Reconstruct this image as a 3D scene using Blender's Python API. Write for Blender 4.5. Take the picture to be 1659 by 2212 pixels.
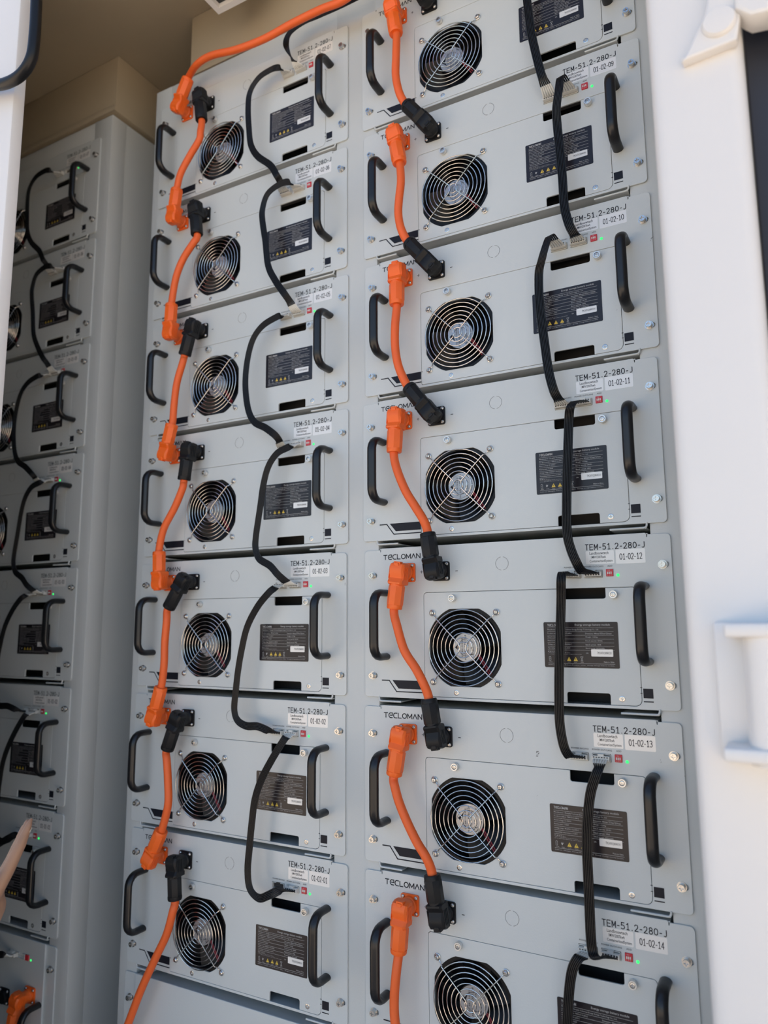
import bpy, bmesh, math, random
from mathutils import Vector, Matrix, Euler

for o in list(bpy.data.objects):
    bpy.data.objects.remove(o)
scene = bpy.context.scene
COL = scene.collection
random.seed(7)

# ------------------------------------------------------------------ camera
CAM = Vector((0.643004511, -1.066069501, 0.621987081))
EUL = Euler((1.718827527, 0.006213840, 0.504881737), 'XYZ')
FPX = 1598.3235
cam = bpy.data.cameras.new('camera')
camo = bpy.data.objects.new('camera', cam)
COL.objects.link(camo)
camo.location = CAM
camo.rotation_euler = EUL
cam.sensor_fit = 'HORIZONTAL'
cam.sensor_width = 36.0
cam.lens = FPX / 1659.0 * 36.0
cam.clip_start = 0.02
cam.clip_end = 200
cam.dof.use_dof = True
cam.dof.focus_distance = 1.13
cam.dof.aperture_fstop = (cam.lens / 1000.0) / 0.0076
scene.camera = camo
ROT = EUL.to_matrix()

# ------------------------------------------------------------------ light
world = bpy.data.worlds.new('world')
scene.world = world
world.use_nodes = True
wn = world.node_tree
for n in list(wn.nodes):
    wn.nodes.remove(n)
sky = wn.nodes.new('ShaderNodeTexSky')
sky.sky_type = 'NISHITA'
sky.sun_elevation = math.radians(40)
sky.sun_rotation = math.radians(-15)
sky.sun_disc = False
sky.air_density = 1.0
sky.dust_density = 2.6
sky.ozone_density = 1.0
bg = wn.nodes.new('ShaderNodeBackground')
bg.inputs['Strength'].default_value = 0.24
wo = wn.nodes.new('ShaderNodeOutputWorld')
wn.links.new(sky.outputs[0], bg.inputs[0])
wn.links.new(bg.outputs[0], wo.inputs[0])

sun = bpy.data.lights.new('sun_offscreen', 'SUN')
sun.energy = 11.0
sun.color = (1.0, 0.93, 0.82)
sun.angle = math.radians(0.6)
suno = bpy.data.objects.new('sun_offscreen', sun)
COL.objects.link(suno)
suno.location = (-3, 2, 6)
# the sun stands behind the container, so its front and the first metres of the yard lie in shade
sd = Vector((-0.22, 0.80, 0.70)).normalized()
suno.rotation_euler = sd.to_track_quat('Z', 'Y').to_euler()

vs = scene.view_settings
vs.view_transform = 'Standard'
vs.look = 'None'
vs.gamma = 1.0
vs.use_curve_mapping = False
vs.exposure = 0.50

# ------------------------------------------------------------------ measures (metres)
W, H, P, GAP = 0.4826, 0.2369, 0.25144, 0.03473
XL, XR = -GAP / 2 - W, GAP / 2            # left edges of the two module columns
X2 = -1.1764                              # module column of the second rack
OFF = {('L', 0): (.002, .002), ('L', 1): (-.0028, -.0006), ('L', 2): (-.0008, -.0002), ('L', 3): (.0022, .0005),
       ('L', 4): (.0019, -.0014), ('L', 5): (-.0011, -.0016), ('L', 6): (.0007, -.0016),
       ('R', 0): (-.0001, .0003), ('R', 1): (-.0003, -.0010), ('R', 2): (.0005, -.0006), ('R', 3): (-.0021, .0002),
       ('R', 4): (.0022, -.0002), ('R', 5): (.0002, .0018), ('R', 6): (-.0027, .0009)}


def mod_origin(col, k):
    dx, dz = OFF.get((col, k), (0, 0))
    if col == 'S':
        return X2, k * P + .002
    return (XL if col == 'L' else XR) + dx, k * P + dz + (0.001 if col == 'R' else 0)


def at(px, py, Y):
    """photo pixel -> point of the vertical plane y = Y"""
    d = ROT @ Vector(((px - 829.5) / FPX, -(py - 1106) / FPX, -1.0))
    return CAM + d * ((Y - CAM.y) / d.y)


# ------------------------------------------------------------------ materials
def mat(name, col, rough=.5, metal=0.0, bump=None, emit=None, var=0.0, vscale=6.0, spec=.5, coat=0.0):
    m = bpy.data.materials.new(name)
    m.use_nodes = True
    nt = m.node_tree
    b = nt.nodes['Principled BSDF']
    b.inputs['Base Color'].default_value = (*col, 1)
    b.inputs['Roughness'].default_value = rough
    b.inputs['Metallic'].default_value = metal
    b.inputs['Specular IOR Level'].default_value = spec
    b.inputs['Coat Weight'].default_value = coat
    tc = nt.nodes.new('ShaderNodeTexCoord')
    if var:
        nz = nt.nodes.new('ShaderNodeTexNoise')
        nz.inputs['Scale'].default_value = vscale
        nz.inputs['Detail'].default_value = 5
        nt.links.new(tc.outputs['Object'], nz.inputs['Vector'])
        rp = nt.nodes.new('ShaderNodeValToRGB')
        rp.color_ramp.elements[0].position = .3
        rp.color_ramp.elements[1].position = .7
        rp.color_ramp.elements[0].color = (*[c * (1 - var) for c in col], 1)
        rp.color_ramp.elements[1].color = (*[min(1, c * (1 + var)) for c in col], 1)
        nt.links.new(nz.outputs['Fac'], rp.inputs['Fac'])
        nt.links.new(rp.outputs['Color'], b.inputs['Base Color'])
    if bump:
        sc, st, dist = bump
        n2 = nt.nodes.new('ShaderNodeTexNoise')
        n2.inputs['Scale'].default_value = sc
        n2.inputs['Detail'].default_value = 2
        nt.links.new(tc.outputs['Object'], n2.inputs['Vector'])
        bp = nt.nodes.new('ShaderNodeBump')
        bp.inputs['Strength'].default_value = st
        bp.inputs['Distance'].default_value = dist
        nt.links.new(n2.outputs['Fac'], bp.inputs['Height'])
        nt.links.new(bp.outputs['Normal'], b.inputs['Normal'])
    if emit:
        b.inputs['Emission Color'].default_value = (*emit[0], 1)
        b.inputs['Emission Strength'].default_value = emit[1]
    return m


M = {}
M['panel'] = mat("panel_powder_coat", (.572, .600, .588), .34, spec=.7, bump=(420, .35, .0003), var=.02)
M['rack'] = mat('rack_powder_coat', (.555, .575, .56), .45, bump=(420, .35, .0003), var=.02)
M['body'] = mat('zinc_sheet', (.42, .42, .41), .5, .2)
M['inside'] = mat('black_insulation_board', (.035, .034, .034), .7)  # near-black colour so slots, ports and connector cavities look black
M['black_metal'] = mat('black_anodised', (.006, .006, .007), .32, spec=.5)
M['black_plastic'] = mat('black_plastic', (.008, .008, .009), .48, spec=.3, bump=(900, .25, .0002))
M['fan_black'] = mat('fan_black', (.004, .004, .005), .4, spec=.3)
M['orange_plastic'] = mat('orange_plastic', (.88, .135, .012), .42, bump=(900, .25, .0002))
M['orange_cable'] = mat('orange_cable', (.80, .125, .020), .52, bump=(300, .2, .0003))
M['chrome'] = mat('chrome_wire', (.66, .65, .63), .18, 1.0)
M['steel'] = mat('screw_steel', (.62, .60, .57), .26, 1.0)
M['zinc'] = mat('zinc_collar', (.74, .73, .70), .34, .75)
M['brass'] = mat('yellow_zinc', (.80, .66, .36), .32, .85)
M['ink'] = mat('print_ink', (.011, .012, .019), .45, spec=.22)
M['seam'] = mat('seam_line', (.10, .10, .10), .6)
M['plate'] = mat('nameplate_film', (.014, .011, .014), .27, spec=.4)
M['white_ink'] = mat('white_print', (.50, .49, .47), .5)
M['yellow_ink'] = mat('yellow_print', (.72, .50, .06), .5)
M['sticker'] = mat('white_sticker', (.78, .77, .74), .30, .15)
M['silver_label'] = mat('fan_hub_label', (.46, .46, .47), .32, .6)
M['white_plastic'] = mat('white_plastic', (.66, .65, .60), .4)
M['cream'] = mat('cream_nylon', (.62, .57, .46), .45)
M['dip'] = mat('red_switch_block', (.55, .022, .035), .4)
M['led'] = mat('green_led', (.05, .60, .18), .3, emit=((.03, 1.0, .16), .75))
M['wire'] = mat('black_wire', (.006, .006, .007), .36, spec=.35)
M['wire_red'] = mat('red_wire', (.28, .02, .03), .4)
M['post'] = mat('white_gloss_paint', (.76, .745, .725), .32, var=.02, vscale=3, bump=(30, .08, .001))
M['ceil'] = mat('ceiling_tan', (.36, .30, .21), .7, var=.03)
M['tan'] = mat('tan_filler', (.36, .30, .21), .55, var=.03)
M['floor'] = mat('container_floor', (.20, .19, .18), .7, var=.15)
M['wall'] = mat('container_wall', (.40, .39, .37), .6, var=.05)
M['ground'] = mat('sandy_concrete', (.50, .41, .32), .85, var=.15, vscale=2.0, bump=(40, .4, .003))
M['navy'] = mat('dark_navy_door', (.028, .032, .045), .5, var=.1)
M['skin'] = mat('skin', (.30, .165, .10), .5, bump=(350, .25, .0004), var=.08, vscale=40)
M['sleeve'] = mat('dark_sleeve', (.04, .045, .06), .85, bump=(500, .5, .0006))
M['glass'] = mat('dark_glass', (.02, .022, .025), .1)


# ------------------------------------------------------------------ mesh builder
class MB:
    def __init__(s):
        s.v, s.f, s.m, s.cur = [], [], [], 0

    def use(s, i):
        s.cur = i
        return s

    def add(s, verts, faces):
        b = len(s.v)
        s.v += [tuple(v) for v in verts]
        s.f += [tuple(b + i for i in f) for f in faces]
        s.m += [s.cur] * len(faces)
        return s

    def box(s, x0, x1, y0, y1, z0, z1):
        return s.add([(x0, y0, z0), (x1, y0, z0), (x1, y1, z0), (x0, y1, z0), (x0, y0, z1), (x1, y0, z1), (x1, y1, z1), (x0, y1, z1)],
                     [(0, 3, 2, 1), (4, 5, 6, 7), (0, 1, 5, 4), (1, 2, 6, 5), (2, 3, 7, 6), (3, 0, 4, 7)])

    def lathe(s, c, axis, prof, n=16, phase=0.0, cap=True):
        """prof: (radius, height along axis)"""
        c = Vector(c)
        a = Vector(axis).normalized()
        t = Vector((0, 0, 1)) if abs(a.z) < .9 else Vector((1, 0, 0))
        e1 = a.cross(t).normalized()
        e2 = a.cross(e1)
        vs_, fs = [], []
        for r, h in prof:
            for i in range(n):
                g = 2 * math.pi * i / n + phase
                vs_.append(c + a * h + (e1 * math.cos(g) + e2 * math.sin(g)) * r)
        for j in range(len(prof) - 1):
            for i in range(n):
                k = (i + 1) % n
                fs.append((j * n + i, j * n + k, (j + 1) * n + k, (j + 1) * n + i))
        if cap:
            fs.append(tuple(range(n))[::-1])
            fs.append(tuple((len(prof) - 1) * n + i for i in range(n)))
        return s.add(vs_, fs)

    def tube(s, pts, r, n=8, closed=False, cap=True, sx=1.0):
        pts = [Vector(p) for p in pts]
        N = len(pts)
        tg = []
        for i in range(N):
            a = pts[(i - 1) % N] if (closed or i > 0) else pts[i]
            b = pts[(i + 1) % N] if (closed or i < N - 1) else pts[i]
            d = (b - a)
            tg.append(d.normalized() if d.length > 1e-9 else Vector((0, 0, 1)))
        ref = Vector((0, 1, 0)) if abs(tg[0].y) < .9 else Vector((1, 0, 0))
        nrm = (ref - tg[0] * ref.dot(tg[0])).normalized()
        vs_, fs = [], []
        for i in range(N):
            nrm = nrm - tg[i] * nrm.dot(tg[i])
            nrm = nrm.normalized() if nrm.length > 1e-6 else tg[i].orthogonal().normalized()
            bi = tg[i].cross(nrm)
            rr = r[i] if isinstance(r, (list, tuple)) else r
            for k in range(n):
                g = 2 * math.pi * k / n
                vs_.append(pts[i] + nrm * (math.cos(g) * rr) + bi * (math.sin(g) * rr * sx))
        for i in range(N if closed else N - 1):
            j = (i + 1) % N
            for k in range(n):
                l = (k + 1) % n
                fs.append((i * n + k, i * n + l, j * n + l, j * n + k))
        if cap and not closed:
            fs.append(tuple(range(n))[::-1])
            fs.append(tuple((N - 1) * n + k for k in range(n)))
        return s.add(vs_, fs)

    def prism(s, poly, y0, y1):
        """poly in (x, z), extruded from y0 (front) to y1"""
        n = len(poly)
        vs_ = [(x, y0, z) for x, z in poly] + [(x, y1, z) for x, z in poly]
        fs = [tuple(range(n)), tuple(range(2 * n - 1, n - 1, -1))]
        for i in range(n):
            j = (i + 1) % n
            fs.append((i, n + i, n + j, j))
        return s.add(vs_, fs)

    def mesh(s, mats, name='mesh', smooth=38, bevel=None):
        me = bpy.data.meshes.new(name)
        me.from_pydata(s.v, [], s.f)
        me.polygons.foreach_set('material_index', s.m)
        for m in (mats if isinstance(mats, (list, tuple)) else [mats]):
            me.materials.append(m)
        bm = bmesh.new()
        bm.from_mesh(me)
        bmesh.ops.recalc_face_normals(bm, faces=bm.faces)
        if bevel:
            w, seg = bevel
            es = [e for e in bm.edges if len(e.link_faces) == 2 and e.calc_face_angle(0) > .5]
            bmesh.ops.bevel(bm, geom=es, offset=w, segments=seg, affect='EDGES', profile=.5, clamp_overlap=True)
        bm.to_mesh(me)
        bm.free()
        finish(me, smooth)
        return me


def finish(me, smooth=38):
    if smooth:
        me.polygons.foreach_set('use_smooth', [True] * len(me.polygons))
        me.set_sharp_from_angle(angle=math.radians(smooth))
    me.update()


def rrect(x0, x1, z0, z1, r, n=5):
    """rounded rectangle, counter-clockwise; r one value or (bl, br, tr, tl)"""
    rs = r if isinstance(r, (tuple, list)) else (r,) * 4
    out = []
    for (cx, cz, a0, rr) in ((x0, z0, 180, rs[0]), (x1, z0, 270, rs[1]), (x1, z1, 0, rs[2]), (x0, z1, 90, rs[3])):
        if rr <= 0:
            out.append((cx, cz))
            continue
        ox = cx + (rr if cx == x0 else -rr)
        oz = cz + (rr if cz == z0 else -rr)
        for i in range(n + 1):
            a = math.radians(a0 + 90 * i / n)
            out.append((ox + rr * math.cos(a), oz + rr * math.sin(a)))
    return out


def sheet(outlines, thick, front, mats, bevel=.0004, name='sheet', smooth=38):
    """flat sheet (with holes) in the XZ plane, front face at y = front"""
    cu = bpy.data.curves.new('tmp', 'CURVE')
    cu.dimensions = '2D'
    cu.fill_mode = 'BOTH'
    cu.extrude = thick / 2 - bevel
    cu.bevel_depth = bevel
    cu.bevel_resolution = 1 if bevel else 0
    cu.offset = -bevel
    for ol in outlines:
        sp = cu.splines.new('POLY')
        sp.points.add(len(ol) - 1)
        for p, (x, z) in zip(sp.points, ol):
            p.co = (x, z, 0, 1)
        sp.use_cyclic_u = True
    ob = bpy.data.objects.new('tmp', cu)
    COL.objects.link(ob)
    dg = bpy.context.evaluated_depsgraph_get()
    me = bpy.data.meshes.new_from_object(ob.evaluated_get(dg))
    bpy.data.objects.remove(ob)
    bpy.data.curves.remove(cu)
    for v in me.vertices:
        x, y, z = v.co
        v.co = (x, front + thick / 2 - z, y)
    me.materials.clear()
    for m in (mats if isinstance(mats, (list, tuple)) else [mats]):
        me.materials.append(m)
    me.name = name
    finish(me, smooth)
    return me


_gl = {}


def glyphs(text, res=2, sp=1.0, bold=0.0):
    if (text, res, sp, bold) in _gl:
        return _gl[(text, res, sp, bold)]
    cu = bpy.data.curves.new('tmp', 'FONT')
    cu.body = text
    cu.resolution_u = res
    cu.space_character = sp
    cu.offset = bold
    ob = bpy.data.objects.new('tmp', cu)
    COL.objects.link(ob)
    dg = bpy.context.evaluated_depsgraph_get()
    me = bpy.data.meshes.new_from_object(ob.evaluated_get(dg))
    bpy.data.objects.remove(ob)
    bpy.data.curves.remove(cu)
    vs_ = [(v.co.x, v.co.y) for v in me.vertices]
    fs = [tuple(p.vertices) for p in me.polygons]
    bpy.data.meshes.remove(me)
    x0 = min(v[0] for v in vs_)
    x1 = max(v[0] for v in vs_)
    z0 = min(v[1] for v in vs_)
    z1 = max(v[1] for v in vs_)
    _gl[(text, res, sp, bold)] = (vs_, fs, x0, x1, z0, z1)
    return _gl[(text, res, sp, bold)]


def put_text(mb, text, x0, z0, w, h, y, res=2, rot=None, sp=1.0, bold=0.0):
    """fit a line of print into the box x0..x0+w, z0..z0+h; rot 90 turns it to read upwards"""
    vs_, fs, a0, a1, b0, b1 = glyphs(text, res, sp, bold)
    out = []
    for (x, z) in vs_:
        u = (x - a0) / max(a1 - a0, 1e-6)
        t = (z - b0) / max(b1 - b0, 1e-6)
        if rot:
            out.append((x0 + (1 - t) * w, y, z0 + u * h))
        else:
            out.append((x0 + u * w, y, z0 + t * h))
    mb.add(out, fs)


def strokes(mb, lines, x0, z0, w, h, th, y):
    """drawn lettering: polylines in the unit box"""
    for ln in lines:
        pts = [Vector((x0 + a * w, z0 + b * h)) for a, b in ln]
        for i in range(len(pts) - 1):
            a, b = pts[i], pts[i + 1]
            d = (b - a).normalized()
            n = Vector((-d.y, d.x)) * th / 2
            a2 = a - d * th * .35
            b2 = b + d * th * .35
            q = [a2 - n, b2 - n, b2 + n, a2 + n]
            mb.add([(v.x, y, v.y) for v in q], [(0, 1, 2, 3)])


def arc(cx, cz, r, a0, a1, n=10):
    return [(cx + r * math.cos(math.radians(a0 + (a1 - a0) * i / n)), cz + r * math.sin(math.radians(a0 + (a1 - a0) * i / n))) for i in range(n + 1)]


BRAND = {'T': [[(0, 1), (1, 1)], [(.5, 1), (.5, 0)]],
         'E': [[(1, 1), (.4, 1), (.12, .85), (0, .5), (.12, .15), (.4, 0), (1, 0)], [(.35, .5), (1, .5)], [(1, 1), (1, .55)]],
         'C': [[(1, 1), (.4, 1), (.12, .85), (0, .5), (.12, .15), (.4, 0), (1, 0)]],
         'L': [[(0, 1), (0, 0), (1, 0)]],
         'O': [arc(.5, .5, .5, 0, 360, 18)],
         'M': [[(0, 0), (0, 1), (.5, .2), (1, 1), (1, 0)]],
         'A': [[(0, 0), (.5, 1), (1, 0)]],
         'N': [[(0, 0), (0, 1), (1, 0), (1, 1)]]}


_rd = [(.5 + .5 * math.cos(math.radians(a)), .5 + .5 * math.sin(math.radians(a))) for a in range(90, 451, 20)]
DIG = {'T': BRAND['T'], 'M': [[(0, 0), (0, 1), (.5, .25), (1, 1), (1, 0)]],
       'E': [[(.95, 1), (0, 1), (0, 0), (.95, 0)], [(0, .52), (.85, .52)]],
       'J': [[(.75, 1), (.75, .25), (.6, .04), (.35, 0), (.1, .08)]],
       '-': [[(.15, .40), (.85, .40)]], '.': [[(.42, .04), (.58, .04)]],
       '0': [[(.5, 1), (.18, .9), (.03, .65), (.03, .35), (.18, .1), (.5, 0), (.82, .1), (.97, .35), (.97, .65), (.82, .9), (.5, 1)]],
       '1': [[(.18, .80), (.55, 1), (.55, 0)], [(.2, 0), (.9, 0)]],
       '2': [[(.05, .80), (.22, .96), (.5, 1), (.8, .93), (.92, .74), (.82, .52), (.05, 0), (.97, 0)]],
       '3': [[(.06, .90), (.45, 1), (.82, .93), (.92, .75), (.78, .57), (.42, .53), (.8, .48), (.97, .27), (.85, .07), (.45, 0), (.04, .08)]],
       '4': [[(.72, 0), (.72, 1), (.03, .28), (.98, .28)]],
       '5': [[(.92, 1), (.16, 1), (.10, .55), (.5, .63), (.85, .52), (.97, .30), (.85, .08), (.45, 0), (.04, .08)]],
       '6': [[(.88, .92), (.5, 1), (.18, .80), (.04, .40), (.15, .08), (.5, 0), (.86, .10), (.97, .32), (.82, .54), (.5, .60), (.15, .48), (.05, .30)]],
       '7': [[(.05, 1), (.95, 1), (.38, 0)]],
       '8': [[(.5, 1), (.18, .92), (.10, .75), (.22, .59), (.5, .53), (.82, .44), (.97, .26), (.82, .06), (.5, 0), (.18, .06), (.03, .26), (.18, .44), (.5, .53), (.78, .59), (.90, .75), (.82, .92), (.5, 1)]],
       '9': [[(.12, .08), (.5, 0), (.82, .20), (.96, .60), (.85, .92), (.5, 1), (.14, .90), (.03, .68), (.18, .46), (.5, .40), (.85, .52), (.95, .70)]]}


def drawn(mb, text, x0, z0, w, h, th, y, gap=.34):
    adv = [.55 if c == '.' else (.72 if c == '-' else 1.0) for c in text]
    sc = w / (sum(adv) + gap * (len(text) - 1))
    x = x0
    for c, a in zip(text, adv):
        strokes(mb, DIG[c], x, z0, a * sc, h, th, y)
        x += (a + gap) * sc


def brand(mb, x0, z0, w, h, th, y):
    word = 'TECLOMAN'
    adv = [.95, .95, .95, .8, 1.05, 1.1, 1.0, .95]
    gap = .30
    tot = sum(adv) + gap * 7
    s = w / tot
    x = x0
    for c, a in zip(word, adv):
        strokes(mb, BRAND[c], x, z0, a * s, h, th, y)
        x += (a + gap) * s


# ------------------------------------------------------------------ object helpers
def ob(name, me, parent=None, loc=(0, 0, 0), rot=None):
    o = bpy.data.objects.new(name, me)
    COL.objects.link(o)
    o.location = loc
    if rot:
        o.rotation_euler = rot
    if parent:
        o.parent = parent
    return o


def tag(o, label, cat, group=None, kind=None):
    if label:
        o['label'] = label
    if cat:
        o['category'] = cat
    if group:
        o['group'] = group
    if kind:
        o['kind'] = kind
    return o


def empty(name, loc=(0, 0, 0)):
    o = bpy.data.objects.new(name, None)
    o.empty_display_size = .05
    COL.objects.link(o)
    o.location = loc
    return o


def struct(name, me, label, parent=None):
    o = ob(name, me, parent)
    o['kind'] = 'structure'
    o['label'] = label
    return o


def spline(pts, seg=8):
    """Catmull-Rom through the points"""
    pts = [Vector(p) for p in pts]
    out = []
    for i in range(len(pts) - 1):
        p0 = pts[max(i - 1, 0)]
        p1, p2 = pts[i], pts[i + 1]
        p3 = pts[min(i + 2, len(pts) - 1)]
        for k in range(seg):
            t = k / seg
            out.append(.5 * ((2 * p1) + (p2 - p0) * t + (2 * p0 - 5 * p1 + 4 * p2 - p3) * t * t + (3 * p1 - p0 - 3 * p2 + p3) * t ** 3))
    out.append(pts[-1])
    return out


# ================================================================== the container around the racks
ZC, ZF, YB = 1.945, -.62, .85
YD = -.30                                 # plane of the door opening
struct('ground', MB().box(-30, 30, -40, 14, -1.05, -1.0).mesh(M['ground']), 'sandy sunlit yard in front of the container')
struct('floor', MB().box(-2.4, .70, YD, YB, ZF - .06, ZF).mesh(M['floor']), 'floor of the battery container')
struct('ceiling', MB().box(-2.4, .70, YD, YB, ZC, ZC + .06).mesh(M['ceil']), 'shaded brownish ceiling of the container')
struct('wall_back', MB().box(-2.4, .70, YB, YB + .04, ZF, ZC).mesh(M['wall']), 'grey back wall behind the racks')
struct('wall_right', MB().box(.560, .645, YD + .09, YB, ZF, ZC).mesh(M['wall']), 'container side wall behind the white door post')
struct('wall_left', MB().box(-2.4, -2.36, YD, YB, ZF, ZC).mesh(M['wall']), 'far container end wall beyond the shaded rack')
struct('door_2', MB().box(-2.4, -.5285, YD - .024, YD, ZF - .02, ZC + .05).mesh(M['post'], bevel=(.004, 2)), 'closed white door leaf in front of the shaded rack')
struct('trim_1', MB().box(.5485, .6395, YD, YD + .092, ZF - .3, ZC + .2).mesh(M['post'], bevel=(.014, 4)), 'white painted container door post beside the racks')
struct('trim_2', MB().box(-2.4, .95, YD - .03, YD + .05, ZC + .052, ZC + .22).mesh(M['post'], bevel=(.006, 2)), 'white header beam over the door opening')
struct('trim_3', MB().box(-2.4, .95, YD - .03, YD + .05, ZF - .30, ZF - .02).mesh(M['post'], bevel=(.006, 2)), 'white sill beam under the door opening')
struct('roof', MB().box(-2.4, .95, YD - .03, YB + .1, ZC + .222, ZC + .26).mesh(M['post']), 'flat white container roof')
struct('door_1', MB().box(.6405, 1.15, YD + .035, YD + .08, ZF, ZC + .1).mesh(M['navy'], bevel=(.004, 2)), 'dark navy door leaf beyond the white post')

# filler boxes between rack tops and ceiling
fb = MB().box(-1.197, -.652, .004, .60, 1.803, ZC - .001)
fb.box(-1.197, -.652, .001, .004, 1.803, 1.818)
fo = tag(ob('filler_box', fb.mesh(M['tan'], bevel=(.002, 2))), 'tan sheet metal filler box on top of the shaded rack', 'filler box')
fb = MB().box(-.424, .50, .006, .60, 1.797, ZC - .001)
fb.box(-.424, .50, .002, .006, 1.797, 1.812)
fo = tag(ob('filler_box', fb.mesh(M['tan'], bevel=(.002, 2))), 'tan filler box above the rack of numbered modules', 'filler box')

# white square housing hanging from the ceiling, open at the bottom
jb = empty('ceiling_housing', (-.246, -.10, 1.838))
tag(jb, 'small white square housing hanging from the ceiling above the rack', 'housing')
hm = MB()
for x0_, x1_, y0_, y1_ in ((-.040, .040, -.040, -.028), (-.040, .040, .028, .040), (-.040, -.028, -.028, .028), (.028, .040, -.028, .028)):
    hm.box(x0_, x1_, y0_, y1_, 0, ZC - 1.838)
ob('case', hm.mesh(M['post']), jb)
ob('window', MB().box(-.028, .028, -.028, .028, .010, .014).mesh(M['glass']), jb)  # dark sheet painting the shade of the open cavity


# ================================================================== racks
def rack(name, x0, x1, stiles, rows, label, base_spans):
    r = empty(name, ((x0 + x1) / 2, .003, ZF))
    tag(r, label, 'rack')
    ox, oy, oz = r.location

    def part(nm, mb, m='rack', bv=(.0015, 2), parent=r):
        o = ob(nm, mb.mesh(M[m], nm, bevel=bv), parent)
        if parent is r:
            o.location = (-ox, -oy, -oz)
        return o
    for a, b in stiles:
        part('stile', MB().box(a, b, .003, .045, ZF, 1.795))
    part('top_rail', MB().box(x0 + .004, x1 - .004, .0035, .044, 1.747, 1.7940))
    part('side_panel', MB().box(x1 - .0022, x1 - .0003, .0450, .78, ZF, 1.7935), bv=None)
    part('side_panel', MB().box(x0 + .0003, x0 + .0022, .0450, .78, ZF, 1.7935), bv=None)
    part('top_panel', MB().box(x0, x1, .0045, .78, 1.7935, 1.7948), bv=None)
    part('back_panel', MB().box(x0, x1, .778, .78, ZF, 1.794), 'rack', None)
    for a, b, zt in base_spans:
        part('base_panel', MB().box(a, b, .004, .006, ZF, zt))
    # bent support rails with a rounded front lip under each module
    for (col, k) in rows:
        mx, mz = mod_origin(col, k)
        for (a, b, sgn) in ((.0265, .066, 1), (.405, .4555, -1)):
            pts = []
            xa, xb = (mx + a, mx + b) if sgn > 0 else (mx + b, mx + a)
            zt = mz - .0015
            lip = [(xb, zt - .0045), (xa + sgn * .004, zt - .0045), (xa + sgn * .0012, zt - .0035), (xa, zt - .0005), (xa, zt + .003)]
            th = .0016
            mb = MB()
            mb.tube([(x, .0002, z) for x, z in lip], .0015, 8)
            lo, hi = min(xa, xb), max(xa, xb)
            mb.box(lo + .001, hi - .001, .0002, .55, zt - .0058, zt - .0042)
            part('support_rail', mb, 'panel', None)
    return r


rowsA = [('L', k) for k in range(-1, 7)] + [('R', k) for k in range(0, 7)]
rack('battery_rack', -.5195, .5195, [(-.5195, -.474), (-.043, .043), (.474, .5195)], rowsA,
     'light grey two column battery rack holding the numbered modules', [(-.474, -.043, -.272), (.043, .474, -.016)])
rack('battery_rack', X2 - .0195, -.6605, [(X2 - .0195, X2 + .026), (X2 + .457, -.6605)], [('S', k) for k in range(-1, 7)],
     'shaded battery rack standing across the gap from the numbered one', [(X2 + .026, X2 + .457, -.272)])


# ================================================================== battery module (built once, then copied)
def mm(*a):
    return [v / 1000.0 for v in a]


FX, FZ = .1765, .0798     # fan axis


def fan_opening(r=.0635, a=.0588):
    out = []
    for i in range(96):
        g = 2 * math.pi * i / 96
        x, z = r * math.cos(g), r * math.sin(g)
        out.append((FX + max(-a, min(a, x)), FZ + max(-a, min(a, z))))
    res = [out[0]]
    for q in out[1:]:
        if (Vector(q) - Vector(res[-1])).length > 1e-5:
            res.append(q)
    return res


def slot(cx, cz, w, h):
    return rrect(cx - w / 2, cx + w / 2, cz - h / 2, cz + h / 2, h / 2 * .98, 6)


# screws ------------------------------------------------------------
def drive(mb, c, r, y, d):
    """four wedges standing in the cup of a screw head leave a cross-shaped slot"""
    cx, cz = c
    t = r * .24
    for k in range(4):
        a0 = math.pi / 2 * k
        al = math.asin(t / r)
        pts = [(t, t)] + [(r * math.cos(g), r * math.sin(g)) for g in [al + (math.pi / 2 - 2 * al) * i / 4 for i in range(5)]]
        ca, sa = math.cos(a0), math.sin(a0)
        mb.prism([(cx + x * ca - z * sa, cz + x * sa + z * ca) for x, z in pts], y, y + d)


def dome_screw(c, r, h, base=0.0, m='steel', phase=0):
    mb = MB()
    d = h * .55
    mb.lathe((c[0], base, c[1]), (0, -1, 0), [(r, 0), (r, h * .35), (r * .92, h * .62), (r * .72, h * .88), (r * .52, h), (r * .52, h - d)], 14)
    drive(mb, c, r * .52, base - h, d)
    return mb.mesh(M[m], 'screw')


def cheese_screw(c, r=.0046, h=.0052, base=-.0022):
    mb = MB()
    d = .0024
    mb.lathe((c[0], base, c[1]), (0, -1, 0), [(r, 0), (r, h * .8), (r * .93, h), (r * .64, h), (r * .64, h - d)], 18)
    drive(mb, c, r * .64, base - h, d)
    return mb.mesh(M['steel'], 'screw')


def washers(c):
    mb = MB()
    mb.lathe((c[0], 0, c[1]), (0, -1, 0), [(.0062, 0), (.0062, .0009)], 20)
    mb.lathe((c[0], -.0009, c[1]), (0, -1, 0), [(.0052, 0), (.0054, .0006), (.0052, .0013)], 18)
    return mb.mesh(M['steel'], 'washer')


def thumb_collar(c, m='zinc'):
    mb = MB()
    mb.lathe((c[0], 0, c[1]), (0, -1, 0), [(.0042, 0), (.0056, .0008), (.0057, .0066), (.0053, .0074), (.0038, .0074), (.0038, .0050)], 22)
    return mb.mesh(M[m], 'thumb_screw')


def thumb_core(c, m='steel'):
    mb = MB()
    mb.lathe((c[0], -.0048, c[1]), (0, -1, 0), [(.0033, 0), (.0033, .0018), (.0030, .0022), (.0021, .0024), (.0021, .0006)], 16)
    drive(mb, c, .0021, -.0072, .0018)
    return mb.mesh(M[m], 'screw')


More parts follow.
